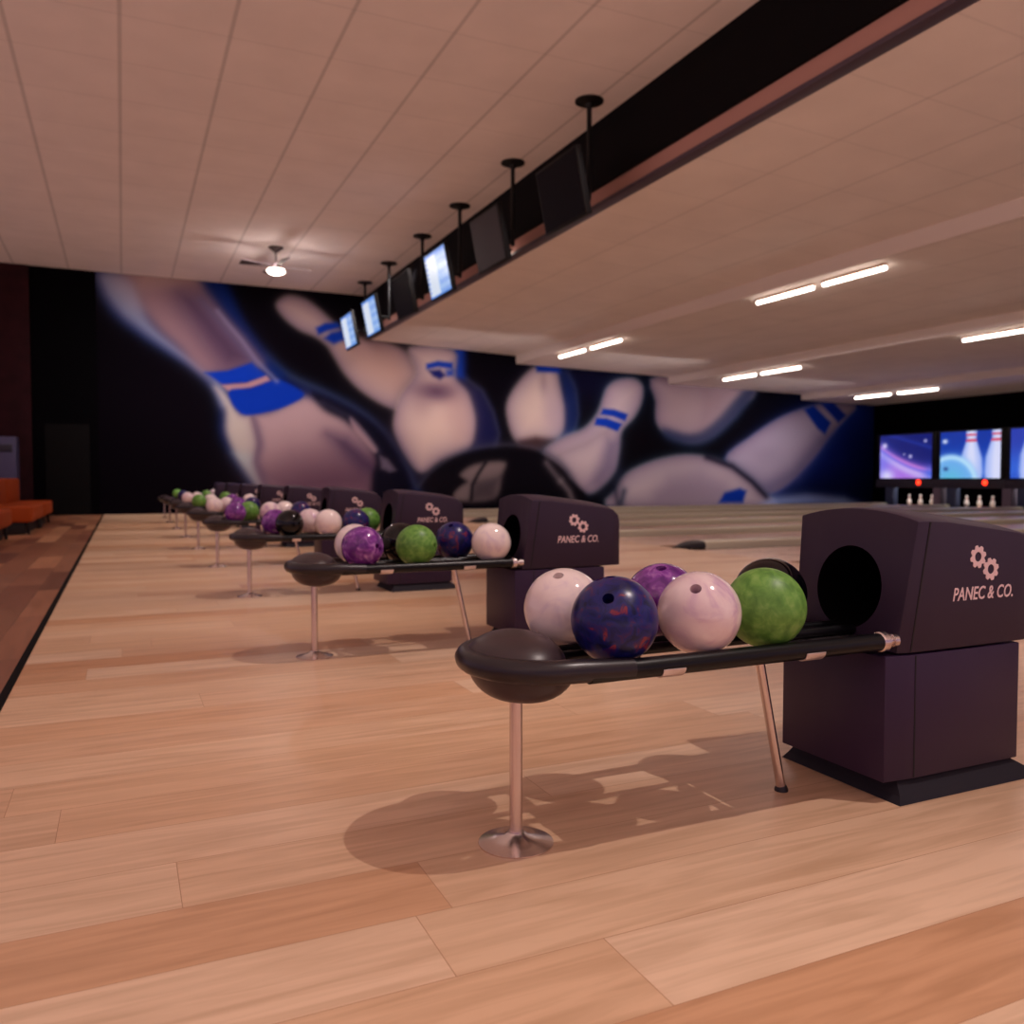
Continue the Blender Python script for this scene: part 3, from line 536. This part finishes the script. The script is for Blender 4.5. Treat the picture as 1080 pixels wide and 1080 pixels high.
for yc, wd, fn, lb in pit_specs:
    r = thing('pit_unit', (XP, yc, 0), lb, 'masking screen', 'pit masking units')
    W_ = 2.12
    MB().box((0, -.16, .90), (.12, W_+.16, 2.5)).build('screen_frame', M['casing'], r, bevel=.01)
    # screen: seen from -X, picture left is +Y
    grid_panel('screen', lambda u, v: (-.008, W_-u, .94+v), W_, 1.5, 90, 64, fn, M['pitscreen'], r)
    MB().box((-.04, -.16, .62), (.14, W_+.16, .895)).build('lower_panel', M['mask'], r, bevel=.01)
    o = MB().lathe([(.0, -.02), (.07, -.018), (.085, 0), (.06, .03), (.0, .04)], n=16).build('indicator_lamp', M['red'], r, smooth=True)
    o.rotation_euler = (0, -PI/2, 0); o.location = (-.055, .47, .80); o['label'] = 'glowing red lamp'
for yc in (20.02, 17.57, 15.12):
    i = (20.02, 17.57, 15.12).index(yc)
    w_ = ['between the purple screen and the pins screen', 'between the pins screen and the cut-off screen', 'right of the cut-off screen'][i]
    tag(MB().box((XP-.06, yc-.40, 0), (XP+.25, yc-.11, .62)).build('pit_post', M['post'], bevel=.012), 'grey pit divider post standing under the gap ' + w_, 'post', 'grey pit posts')
    w_ = ['below the left edge of the purple screen', 'below the left part of the pins screen', 'below the left part of the cut-off screen'][i]
    tag(MB().box((XP-.02, yc+1.52, 0), (XP+.2, yc+1.87, .62)).build('pit_post', M['postblue'], bevel=.012), 'dark blue pit side panel standing ' + w_, 'post', 'blue pit panels')
# pins
pp = [(.0, 0), (.028, 0), (.045, .03), (.056, .08), (.0605, .115), (.056, .16), (.04, .21), (.026, .25), (.023, .275), (.027, .305), (.032, .335), (.029, .362), (.018, .378), (.0, .381)]
pin0 = None
for yc, nm in ((20.85, 'under the purple pit screen'), (18.62, 'under the pins pit screen'), (16.2, 'under the cut-off pit screen')):
    for k, (dy, w) in enumerate(((.46, 'left'), (0, 'middle'), (-.46, 'right'))):
        lb = 'small white bowling pin, %s one of the three %s' % (w, nm)
        if pin0 is None:
            pin0 = thing('bowling_pin', (0, 0, 0), lb, 'bowling pin', 'pins standing in the pits')
            MB().lathe([(r_*1.25, z) for r_, z in pp], n=20).build('pin_body', M['pinw'], pin0, smooth=True)
            MB().lathe([(.0325, .262), (.0335, .27), (.0335, .282), (.0325, .288)], n=20).build('neck_band', mat('pin_red_band', (180, 30, 40), .4), pin0, smooth=True)
            pin0.location = (25.1, yc+dy, 0)
        else: dup(pin0, (25.1, yc+dy, 0), lb)

# ------------------------------------------------------------------ ball returns
def hood_section(x, w, zt, arch, flare=0., zb=.424, lean=0., n=12):
    pts = [(-w, zb), (-w, zt)]
    for k in range(1, n): 
        t = -1+2*k/n; pts.append((w*t, zt+arch*(1-t*t)))
    pts += [(w, zt), (w, zb)]
    return [(x+lean*(z-zb), y*(1+flare*(z-zb)/.38), z) for y, z in pts]
def make_return(loc, label):
    R = thing('ball_return', loc, label, 'ball return', 'ball return racks')
    X = lambda x: x-1.95                       # local x, hood front is about 0
    # hood with the tunnel mouth
    sec = [(1.985, .200, .800, .030, .13, .13), (2.025, .210, .800, .032, .13, .09), (2.14, .211, .795, .034, .07, .03), (2.32, .211, .776, .034, .02, 0),
           (2.48, .210, .757, .032, .0, 0), (2.56, .209, .742, .030, 0, 0), (2.595, .204, .712, .028, 0, 0), (2.61, .194, .67, .026, 0, 0)]
    hb = MB().loft([hood_section(X(x), w, zt, a, flare=fl, lean=l) for x, w, zt, a, l, fl in sec])
    hood = hb.build('hood', M['plastic'], R, bevel=.004, angle=30)
    o_mat[hood.name] = M['plastic']
    cut = MB(); cut.loft([[(xx, .125*math.cos(2*PI*k/40), .592+.125*math.sin(2*PI*k/40)) for k in range(40)] for xx in (-.2, .36)])
    co = cut.build('cutter', None); co.parent = R
    boolean(hood, co, M['hole'], lambda c, n: (c.y**2+(c.z-.592)**2)**.5 < .1262 and not (abs(n.x) > .8 and c.x < .2))
    hood.data.polygons.foreach_set('use_smooth', [True]*len(hood.data.polygons)); hood.data.set_sharp_from_angle(angle=math.radians(32))
    # side seams next to the corner strip: thin dark grooves
    for s in (-1, 1):
        x0, x1 = X(2.027), X(2.027)+.13*.376
        MB().loft([[(x0, s*.2085, .426), (x0+.005, s*.2085, .426), (x0+.005, s*.2112, .426), (x0, s*.2112, .426)],
                   [(x1, s*.2265, .798), (x1+.005, s*.2265, .798), (x1+.005, s*.2300, .798), (x1, s*.2300, .798)]]).build('seam', M['seam'], R)
        MB().box((X(2.047), min(s*.2095, s*.2126), .064), (X(2.052), max(s*.2095, s*.2126), .416)).build('seam', M['seam'], R)
    # lower cabinet
    b = MB(); ch = .035
    foot = lambda e: [(X(1.94), -.203), (X(2.05), -.212), (X(2.5), -.21), (X(2.5), .21), (X(2.05), .212), (X(1.94), .203)]
    b.prism(foot(0), .060, .418, 'z'); b.build('lower_cabinet', M['plastic_low'], R, bevel=.004, angle=8)
    fr = lambda x0, x1, w: [(x0, -w), (x1, -w), (x1, w), (x0, w)]
    b = MB(); b.loft([[(x, y, z) for x, y in fr(X(xa), X(xb), w)] for xa, xb, w, z in ((1.97, 2.56, .235, 0), (1.985, 2.55, .222, .02), (2.0, 2.48, .195, .0598))])
    b.build('plinth', M['plinth'], R)
    # rails
    for s in (-1, 1):
        MB().tube([(X(.99), s*.19, .461), (X(1.945), s*.19, .461)], .025, 20).build('rail', M['rail'], R, smooth=True)
        MB().tube([(X(1.0), s*.035, .470), (X(1.99), s*.035, .470)], .015, 14).build('inner_rail', M['rail'], R, smooth=True)
        c = MB().lathe([(.0, 0), (.024, 0), (.0285, .004), (.0285, .022), (.024, .026), (.013, .030), (.013, .048), (.019, .05), (.019, .066), (.0, .07)], n=20).build('collar', M['chrome'], R, smooth=True)
        c.rotation_euler = (0, PI/2, 0); c.location = (X(1.925), s*.19, .461)
        for xc in (1.218, 1.672):
            pts = [(s*.19+s*.0252*math.cos(a), .461+.0252*math.sin(a)) for a in np.radians(np.linspace(-8, -115, 10))]
            ring = pts+[((p[0]-s*.19)*1.13+s*.19, (p[1]-.461)*1.13+.461) for p in pts[::-1]]
            MB().prism(ring, X(xc)-.033, X(xc)+.033, 'x').build('clip', M['clipm'], R, bevel=.001)
    for xc in (1.218, 1.672):
        MB().box((X(xc)-.016, -.185, .436), (X(xc)+.016, .185, .452)).build('crossbar', M['rail'], R, bevel=.003)
    MB().box((X(1.70), -.165, .440), (X(1.985), .165, .4535)).build('tray_plate', M['tray'], R, bevel=.002)
    # rubber bumper round the end, dome inside it and bowl below
    path = [(X(1.11), -.19, .463), (X(1.03), -.190, .466)]
    for k in range(17):
        a = -PI/2-PI*k/16; path.append((X(.955)+.185*math.cos(a), .19*math.sin(a), .470))
    path += [(X(1.03), .190, .466), (X(1.11), .19, .463)]
    rr = [.0262, .0275]+[.029]*17+[.0275, .0262]
    MB().tube(path, rr, 18).build('bumper', M['rubber'], R, smooth=True)
    dome = [(.0, .542)]+[(.155*math.sin(a), .462+.080*math.cos(a)) for a in np.linspace(.12, PI/2, 12)]+[(.17, .452), (.0, .452)]
    MB().lathe(dome[::-1], (X(.885), 0, 0), 40, sx=.80, sy=1.).build('end_dome', M['cup'], R, smooth=True)
    bowl = [(.0, .368), (.04, .368)]+[(.04+.092*math.sin(a), .458-.088*math.cos(a)) for a in np.linspace(.05, PI/2, 10)]+[(.0, .459)]
    MB().lathe(bowl, (X(.905), 0, 0), 40, sx=1., sy=1.2).build('end_bowl', M['cup'], R, smooth=True)
    # legs
    lg = MB().tube([(X(.89), 0, .008), (X(.89), 0, .385)], .0165, 18).build('leg', M['chrome'], R, smooth=True)
    MB().lathe([(.0, 0), (.095, 0), (.095, .004), (.07, .010), (.03, .022), (.022, .03), (.0, .03)], (X(.89), 0, 0), 32).build('floor_flange', M['chrome'], lg, smooth=True)
    lg = MB().tube([(X(1.752), 0, .012), (X(1.655), 0, .45)], .0135, 16).build('leg', M['chrome'], R, smooth=True)
    MB().lathe([(.0, 0), (.02, 0), (.02, .006), (.0145, .016), (.0, .018)], (X(1.754), 0, 0), 20).build('rubber_foot', M['nose'], lg, smooth=True)
    # emblem: two cog wheels
    for gx, gz in ((2.302, .689), (2.359, .650)):
        out = []; inn = []; n = 8*8
        for k in range(n):
            a = 2*PI*k/n; t = (k % 8)
            r_ = .034 if t in (1, 2, 3, 4) else .0265
            if t in (0, 5): r_ = .030
            out.append((r_*math.cos(a), r_*math.sin(a))); inn.append((.0145*math.cos(a), .0145*math.sin(a)))
        vs = []; fs = []
        for yy in (-.2105, -.2128):
            vs += [(X(gx)+p[0], yy, gz+p[1]) for p in out]+[(X(gx)+p[0], yy, gz+p[1]) for p in inn]
        for k in range(n):
            j = (k+1) % n
            fs += [(k, j, n+j, n+k), (2*n+k, 3*n+k, 3*n+j, 2*n+j), (k, 2*n+k, 2*n+j, j), (n+k, n+j, 3*n+j, 3*n+k)]
        MB().add(vs, fs).build('gear_emblem', M['logo'], R)
    tcv = bpy.data.curves.new('txt', 'FONT'); tcv.body = 'PANEC & CO.'; tcv.size = .055; tcv.shear = .22; tcv.extrude = .0006; tcv.offset = .0006; tcv.align_x = 'CENTER'
    tcv.resolution_u = 3
    to = bpy.data.objects.new('txt', tcv); C.objects.link(to)
    dg = bpy.context.evaluated_depsgraph_get(); dg.update()
    me = bpy.data.meshes.new_from_object(to.evaluated_get(dg)); bpy.data.objects.remove(to)
    xs = [v.co.x for v in me.vertices]; k = .262/(max(xs)-min(xs))
    for v in me.vertices: v.co.x *= k
    me.materials.clear(); me.materials.append(M['logo'])
    t_ = bpy.data.objects.new('lettering', me); C.objects.link(t_); t_.parent = R
    t_.rotation_euler = (PI/2, 0, 0); t_.location = (X(2.328), -.2118, .563)
    return R
labels = [
 'nearest dark violet ball return, its black rack holding six balls at the right',
 'second ball return from the camera, its rack holding five colourful balls',
 'third ball return from the camera, its rack end just left of centre',
 'fourth ball return from the camera, behind the third',
 'fifth ball return from the camera, between the fourth and sixth',
 'sixth ball return from the camera, a blurred small rack in the row',
 'seventh ball return from the camera, third from the mural',
 'eighth ball return from the camera, second from the mural',
 'ninth and farthest ball return, closest to the mural']
R0 = make_return((1.95, rows[0], 0), labels[0])
for i in range(1, 9): dup(R0, (1.95, rows[i], 0), labels[i])

# ------------------------------------------------------------------ balls
BR = .109
def ball_mesh():
    bm = bmesh.new(); bmesh.ops.create_icosphere(bm, subdivisions=5, radius=BR)
    me = bpy.data.meshes.new('ball'); bm.to_mesh(me); bm.free()
    o = bpy.data.objects.new('ball', me); C.objects.link(o); o_mat[o.name] = HOLE
    cm = MB()
    for (th, ph, r_) in ((0, 0, .0145), (50, -10, .0125), (50, 10, .0125)):
        d = Vector((math.sin(math.radians(th))*math.cos(math.radians(ph)), math.sin(math.radians(th))*math.sin(math.radians(ph)), math.cos(math.radians(th))))
        cm.tube([d*(BR-.045), d*(BR+.02)], r_, 28)
    co = cm.build('cut', None)
    boolean(o, co, HOLE, lambda c, n: Vector(c).length < BR*.975)
    me = o.data; bpy.data.objects.remove(o)
    me.polygons.foreach_set('use_smooth', [True]*len(me.polygons)); me.set_sharp_from_angle(angle=math.radians(40))
    return me
base_ball = ball_mesh(); ball_me = {}
for k, m in BM.items():
    me = base_ball.copy(); me.name = k.replace(' ', '_')+'_ball'; me.materials.clear(); me.materials.append(m)
    me.materials.append(HOLED if k in ('black', 'navy blue', 'purple', 'green') else HOLE); ball_me[k] = me
OFF = .11; BZ = .5687
def place_ball(row, x, side, col, label, hole=None):
    """side -1 = track nearer the camera, +1 = far track"""
    o = bpy.data.objects.new('bowling_ball', ball_me[col]); C.objects.link(o)
    o.location = (x, rows[row]+side*OFF, BZ)
    if hole is None:
        o.rotation_euler = (random.uniform(-1.2, -.3), random.uniform(-.6, .6), random.uniform(0, 6))
        if random.random() < .5: o.rotation_euler = (random.uniform(.5, 1.1)*-1, 0, 0)
    else:
        h = Vector(hole).normalized(); away = Vector((o.location.x, o.location.y, .0)).normalized()
        xa = (away-h*away.dot(h)).normalized(); ya = h.cross(xa)
        o.rotation_euler = Matrix((xa, ya, h)).transposed().to_euler()
    tag(o, label, 'bowling ball', 'bowling balls on the racks')
    return o
cam_dir = lambda x, y: Vector((-x, -y, .35)).normalized()
# nearest rack
place_ball(0, 1.085, 1, 'white', 'glossy white ball at the open end of the nearest rack, behind the navy ball', (-.35, -.35, .88))
place_ball(0, 1.11, -1, 'navy blue', 'navy ball with red speckles on the nearest rack, closest to its open end', (-.55, -.62, .62))
place_ball(0, 1.405, 1, 'purple', 'purple marbled ball on the nearest rack, behind between two paler balls', (-.25, -.30, .92))
place_ball(0, 1.368, -1, 'pinkish white', 'large pinkish white ball in the middle of the nearest rack', (-.52, -.55, .70))
place_ball(0, 1.588, -1, 'green', 'green ball on the nearest rack, right of the pinkish white ball', (.4, .8, .2))
place_ball(0, 1.800, 1, 'black', 'glossy black ball on the nearest rack, behind the green one by the housing', (.2, .5, -.5))
YAW = math.radians(24.6)
def x_at(u, y):          # where a sight line meets a given track
    return y*math.tan(YAW+math.atan((u-540)/896))
def rb(row, u, side, col, label, hole=None):
    return place_ball(row, x_at(u, rows[row]+side*OFF), side, col, label, hole)
N_ = ['nearest', 'second', 'third', 'fourth', 'fifth', 'sixth', 'seventh', 'eighth', 'ninth']
spec = [
 (1, 374, 1, 'white', 'white ball half hidden behind the purple ball on the second rack'),
 (1, 382, -1, 'purple', 'bright purple ball at the open end of the second rack'),
 (1, 422, 1, 'black', 'black ball wedged behind the green ball on the second rack'),
 (1, 439, -1, 'green', 'apple green ball in the middle of the second rack'),
 (1, 479, 1, 'navy blue', 'mottled blue ball between green and white balls on the second rack'),
 (1, 518, -1, 'white', 'white ball beside the tunnel mouth on the second rack'),
 (2, 290, 1, 'purple', 'purple ball at the open end of the third rack, partly behind a black ball'),
 (2, 305, -1, 'black', 'shiny black ball near the open end of the third rack'),
 (2, 327, 1, 'pinkish white', 'whitish ball just behind the front white ball of the third rack'),
 (2, 346, -1, 'white', 'clean white ball in the front track of the third rack'),
 (2, 375, -1, 'navy blue', 'blue ball on the third rack in front of a green ball'),
 (2, 387, 1, 'green', 'green ball on the third rack peeking out behind a blue ball'),
 (3, 248, -1, 'purple', 'deep purple ball at the open end of the fourth rack'),
 (3, 262, 1, 'green', 'green ball on the fourth rack behind the deep purple ball'),
 (3, 285, -1, 'pinkish white', 'pinkish ball in the middle of the fourth rack'),
 (3, 300, 1, 'white', 'white ball on the fourth rack right behind the pinkish one'),
 (3, 317, -1, 'navy blue', 'dark blue ball with a bright glint on the fourth rack'),
 (4, 226, -1, 'white', 'white ball at the open end of the fifth rack'),
 (4, 239, 1, 'pinkish white', 'pale pink ball on the fifth rack behind its first white ball'),
 (4, 251, -1, 'purple', 'purple ball on the fifth rack, mostly hidden by the fourth rack'),
 (4, 266, 1, 'navy blue', 'blue ball toward the housing of the fifth rack'),
 (5, 210, -1, 'green', 'green ball at the open end of the sixth rack'),
 (5, 222, 1, 'white', 'white ball on the sixth rack right of the green one'),
 (5, 245, 1, 'purple', 'purple ball toward the housing of the sixth rack'),
 (5, 263, -1, 'white', 'white ball close to the housing of the sixth rack'),
 (6, 198, -1, 'pinkish white', 'pinkish ball at the open end of the seventh rack'),
 (6, 208, 1, 'white', 'white ball second from the open end of the seventh rack'),
 (6, 238, -1, 'green', 'green ball toward the housing of the seventh rack'),
 (7, 193, -1, 'navy blue', 'tiny blue ball at the open end of the eighth rack'),
 (7, 218, 1, 'green', 'tiny green ball in the middle of the eighth rack'),
 (8, 187, -1, 'green', 'tiny green ball at the open end of the ninth rack'),
 (8, 226, 1, 'pinkish white', 'tiny pale ball toward the housing of the ninth rack'),
]
for s in spec: rb(*s)

# ------------------------------------------------------------------ score monitors
def score_col(U, V):
    u, v = U/1.12, V/.82
    c = np.zeros(U.shape+(3,)); c[:] = (166, 200, 250)
    c[u < .5] = (226, 236, 252)
    rowi = (v*9).astype(int)
    c[(u > .55) & (rowi % 2 == 0)] = (140, 178, 244)
    c[(u < .10) & ((v*18).astype(int) % 2 == 0)] = (120, 160, 236)
    c[(v > .94) | (v < .05)] = (96, 150, 236)
    return srgb2lin(c)*1.0
def make_monitor(loc, label, mode):
    r = thing('score_monitor', loc, label, 'monitor', 'score monitors along the bulkhead')
    w, h = 1.12, .82; tilt = .20
    f3 = lambda u, v: (-.045+(h/2-v)*tilt*1.0, w/2-u, v-h/2)   # leans out at the top
    t = math.atan(tilt); ct, st = math.cos(t), math.sin(t)
    cs = MB(); cs.box((-.04, -w/2-.035, -h/2-.035), (.05, w/2+.035, h/2+.035))
    cs.v = [(x*ct-z*st, y, z*ct+x*st) for x, y, z in cs.v]
    cs.build('casing', M['casing'], r, bevel=.01)
    fn = lambda u, v: ((-.043)*ct-(v-h/2)*st, w/2-u, (v-h/2)*ct+(-.043)*st)
    if mode == 'on': grid_panel('screen', fn, w, h, 40, 40, score_col, M['score'], r)
    else:
        g = MB().box((-.046, -w/2, -h/2), (-.04, w/2, h/2)); g.v = [(x*ct-z*st, y, z*ct+x*st) for x, y, z in g.v]
        g.build('screen', M['off_grey'] if mode == 'grey' else M['off_blue'], r)
    z1 = 6.18-loc[2]
    MB().tube([(.42, 0, -.05), (.42, 0, z1-.02)], .035, 12).build('pole', M['casing'], r, smooth=True)
    MB().tube([(.03, 0, 0), (.42, 0, 0)], .03, 10).build('arm', M['casing'], r, smooth=True)
    MB().lathe([(.0, -.10), (.04, -.10), (.06, -.05), (.20, -.02), (.20, 0), (.0, 0)], (.42, 0, z1), 20).build('ceiling_plate', M['casing'], r, smooth=True)
    return r
ml = ['lit white and blue score monitor, farthest left of the row near the mural', 'lit score monitor, second from the mural',
      'dark blue switched-off score monitor between two lit ones', 'largest lit white and blue score monitor, nearest lit one to the camera',
      'switched-off grey score monitor right of the largest lit one', 'black score monitor at the top, half above the low ceiling edge']
for y, mode, lb in zip((22.55, 20.3, 17.75, 15.5, 13.05, 10.5), ('on', 'on', 'blue', 'on', 'grey', 'blue'), ml):
    make_monitor((5.57, y, 4.86), lb, mode)
r = thing('spot_lamp', (6.40, 14.2, 5.0), 'small glowing lamp at the bulkhead foot beside the grey monitor', 'lamp')
MB().lathe([(.0, -.05), (.035, -.045), (.05, -.01), (.05, .02), (.03, .045), (.0, .05)], n=16).build('bulb', M['globe'], r, smooth=True)
MB().box((-.02, -.03, .04), (.09, .03, .08)).build('bracket', M['casing'], r)

# ------------------------------------------------------------------ ceiling strip lights
tl = [((11.56, 13.5, 11.98), 4.49, 'left tube of the large ceiling strip light pair at upper right'), ((11.56, 11.75, 10.35), 4.49, 'right tube of the large ceiling strip light pair at upper right'),
      ((11.5, 21.8, 20.35), 4.49, 'left tube of the leftmost strip light pair above the mural pins'), ((11.5, 20.0, 18.5), 4.49, 'right tube of the leftmost strip light pair above the mural pins'),
      ((17.4, 21.85, 20.35), 4.37, 'left tube of the middle strip light pair on the second ceiling panel'), ((17.4, 20.1, 18.5), 4.37, 'right tube of the middle strip light pair on the second ceiling panel'),
      ((17.4, 13.4, 11.85), 4.37, 'strip light tube at the right side of the photo, beside a cut-off one'), ((17.4, 11.7, 10.2), 4.37, 'strip light tube cut off by the right edge of the photo'),
      ((23.3, 22.1, 20.6), 4.02, 'left tube of the lowest strip light pair above the pit screens'), ((23.3, 20.3, 18.8), 4.02, 'right tube of the lowest strip light pair above the pit screens')]
def ceil_z(x):
    for (x0, z0), (x1, z1) in zip(prof, prof[1:]):
        if x0 <= x <= x1: return z0+(z1-z0)*(x-x0)/(x1-x0)
for (x, ya, yb), _, lb in tl:
    z = ceil_z(x)
    r = thing('strip_light', (x, (ya+yb)/2, z-.004), lb, 'strip light', 'ceiling strip lights'); h = (ya-yb)/2
    MB().box((-.05, -h, -.045), (.05, h, 0)).build('housing', M['tube_holder'], r, bevel=.006)
    MB().tube([(0, -h+.01, -.075), (0, h-.01, -.070)], .032, 12).build('tube', M['tube'], r, smooth=True)

# ------------------------------------------------------------------ ceiling fan
FX, FY = 3.25, 20.0
r = thing('ceiling_fan', (FX, FY, 6.18), 'dark ceiling fan with a glowing round lamp, hanging from the high ceiling at left', 'ceiling fan')
MB().lathe([(.0, -.10), (.06, -.10), (.10, -.06), (.17, -.02), (.17, 0), (.0, 0)], n=24).build('canopy', M['fanm'], r, smooth=True)
MB().tube([(0, 0, -.42), (0, 0, -.08)], .02, 10).build('downrod', M['fanm'], r, smooth=True)
MB().lathe([(.0, -.50), (.09, -.50), (.13, -.46), (.13, -.40), (.06, -.36), (.0, -.36)], n=24).build('motor', M['fanm'], r, smooth=True)
for k in range(4):
    a = math.radians(187+90*k)
    b = MB().add([(.12, -.05, -.445), (.12, .05, -.425), (.80, .09, -.40), (.80, -.09, -.46), (.12, -.05, -.433), (.12, .05, -.413), (.80, .09, -.388), (.80, -.09, -.448)], [(0, 3, 2, 1), (4, 5, 6, 7), (0, 1, 5, 4), (1, 2, 6, 5), (2, 3, 7, 6), (3, 0, 4, 7)]).build('blade', M['blade'], r); b.rotation_euler = (0, 0, a)
MB().lathe([(.0, -.62), (.09, -.61), (.16, -.585), (.2, -.55), (.2, -.53), (.17, -.50), (.0, -.50)], n=28).build('lamp_bowl', M['globe'], r, smooth=True)

# ------------------------------------------------------------------ lounge
def sofa(loc, length, label):
    r = thing('sofa', loc, label, 'sofa', 'orange sofas in the lounge')
    n = max(1, int(round(length/1.9))); w = length/n
    MB().box((-.72, .06, 0), (-.12, length-.06, .20)).build('base', M['seatbase'], r, bevel=.01)
    for k in range(n):
        MB().box((-.62, k*w+.005, .20), (0, (k+1)*w-.005, .47)).build('seat_cushion', M['orange'], r, bevel=.05, seg=4)
        MB().box((-.84, k*w+.005, .20), (-.60, (k+1)*w-.005, .93)).build('backrest', M['orange'], r, bevel=.045, seg=4)
        for yy in (k*w+.12, (k+1)*w-.12):
            MB().tube([(-.07, yy, 0), (-.09, yy, .21)], [.022, .03], 10).build('leg', M['seatbase'], r, smooth=True)
    return r
sofa((-1.36, 16.0, 0), 4.4, 'orange sofa with backrest, the farther one at the left edge by the maroon wall')
sofa((-1.55, 11.0, 0), 4.0, 'orange sofa seat cut off by the left edge, nearer than the other')
r = thing('cabinet', (-2.63, YW-.55, 0), 'tall violet grey cabinet against the maroon wall behind the sofas', 'cabinet')
MB().box((-.30, -.15, 0), (.32, .45, 1.93)).build('cabinet_body', M['cabinet'], r, bevel=.012)
MB().box((-.20, -.162, 1.56), (.24, -.145, 1.74)).build('display_slot', M['cabinet_dark'], r, bevel=.004)
r = thing('cabinet', (-3.32, YW-.55, 0), 'violet grey cabinet cut off by the left edge of the photo', 'cabinet')
MB().box((-.32, -.15, 0), (.32, .45, 1.93)).build('cabinet_body', M['cabinet'], r, bevel=.012)

# ------------------------------------------------------------------ lights
def light(kind, loc, energy, col, size=.2, rot=(0, 0, 0), name='lamp', sy=None, spread=None):
    l = bpy.data.lights.new(name, kind); l.energy = energy; l.color = col
    if kind == 'AREA':
        l.size = size
        if sy: l.shape = 'RECTANGLE'; l.size_y = sy
        if spread: l.spread = spread
    elif kind == 'SUN': l.angle = size
    else: l.shadow_soft_size = size
    if kind == 'SPOT': l.spot_size = 2.6; l.spot_blend = .6
    o = bpy.data.objects.new(name, l); C.objects.link(o); o.location = loc; o.rotation_euler = rot
    return o
WARM = (1, .84, .79)
def aim(loc, tgt): return (Vector(tgt)-Vector(loc)).to_track_quat('-Z', 'Y').to_euler()
light('POINT', (FX, 20.0, 5.40), 34, WARM, .12, name='fan_lamp')
for y in rows+[-.56, -3.0]:      # one ceiling spot for each rack
    p_ = (3.7, y-1.7, 6.12); o = light('SPOT', p_, 740, WARM, .045, rot=aim(p_, (1.0, y, .2)), name='rack_spot')
    o.data.spot_size = math.radians(40); o.data.spot_blend = .9
light('AREA', (-2.0, 9, 6.1), 75, (1, .88, .84), 6, name='lounge_fill', sy=26)  # added unseen area light, soft fill over the lounge side
for y in rows+[-.56]:
    p_ = (5.6, y, 6.1); o = light('SPOT', p_, 420, WARM, .12, rot=aim(p_, (5.4, y+.2, 0)), name='foul_line_fill')  # unseen spots added to brighten the approach before the foul line
    o.data.spot_size = math.radians(58); o.data.spot_blend = 1.
light('AREA', (14, 8, 4.2), 225, (1, .88, .88), 10, name='lane_fill', sy=24)  # broad fill added over the lanes, no fitting stands for it
for x, z, e in ((1.5, 5.9, 80), (5.0, 5.9, 74), (9.0, 4.4, 64), (14.0, 4.1, 58), (20.0, 3.7, 48)):
    p_ = (x, 19.6, z); o = light('AREA', p_, e, (1, .90, .88), 3.6, rot=aim(p_, (x, 24.2, min(2.6, z-1.6))), name='mural_fill', sy=.12)  # unseen light bars added to brighten the mural wall
    o.data.spread = math.radians(82)
for y in (20.85, 18.62, 16.2): light('AREA', (25.0, y, .86), 12, (1, .95, .92), .3, name='pit_light', sy=1.4)
w = bpy.data.worlds.new('World'); bpy.context.scene.world = w; w.use_nodes = True
# the rest of the hall beyond the open side: a dim violet dark above, the lit floor below
nt = w.node_tree; bg = nt.nodes['Background']
tc = nt.nodes.new('ShaderNodeTexCoord'); sp = nt.nodes.new('ShaderNodeSeparateXYZ'); nt.links.new(tc.outputs['Generated'], sp.inputs[0])
rp = nt.nodes.new('ShaderNodeValToRGB'); mr = nt.nodes.new('ShaderNodeMapRange')
mr.inputs['From Min'].default_value = -.12; mr.inputs['From Max'].default_value = .05
nt.links.new(sp.outputs['Z'], mr.inputs['Value']); nt.links.new(mr.outputs[0], rp.inputs['Fac'])
rp.color_ramp.elements[0].color = (1.0, .70, .64, 1); rp.color_ramp.elements[1].color = (.20, .135, .20, 1)
nt.links.new(rp.outputs['Color'], bg.inputs[0]); bg.inputs[1].default_value = 1.8

# ------------------------------------------------------------------ camera
cd = bpy.data.cameras.new('camera'); cam = bpy.data.objects.new('camera', cd); C.objects.link(cam)
cam.location = (0, 0, .92)
cam.rotation_euler = (PI/2-math.atan(35/896), 0, -YAW)
cd.sensor_width = 36; cd.lens = 896/1080*36
cd.dof.use_dof = True; cd.dof.focus_distance = 2.25; cd.dof.aperture_fstop = 3.2
cd.clip_start = .05; cd.clip_end = 200
S_ = bpy.context.scene; S_.camera = cam
S_.view_settings.view_transform = 'Standard'; S_.view_settings.look = 'None'; S_.view_settings.gamma = 1
S_.view_settings.use_curve_mapping = False; S_.view_settings.exposure = -.14
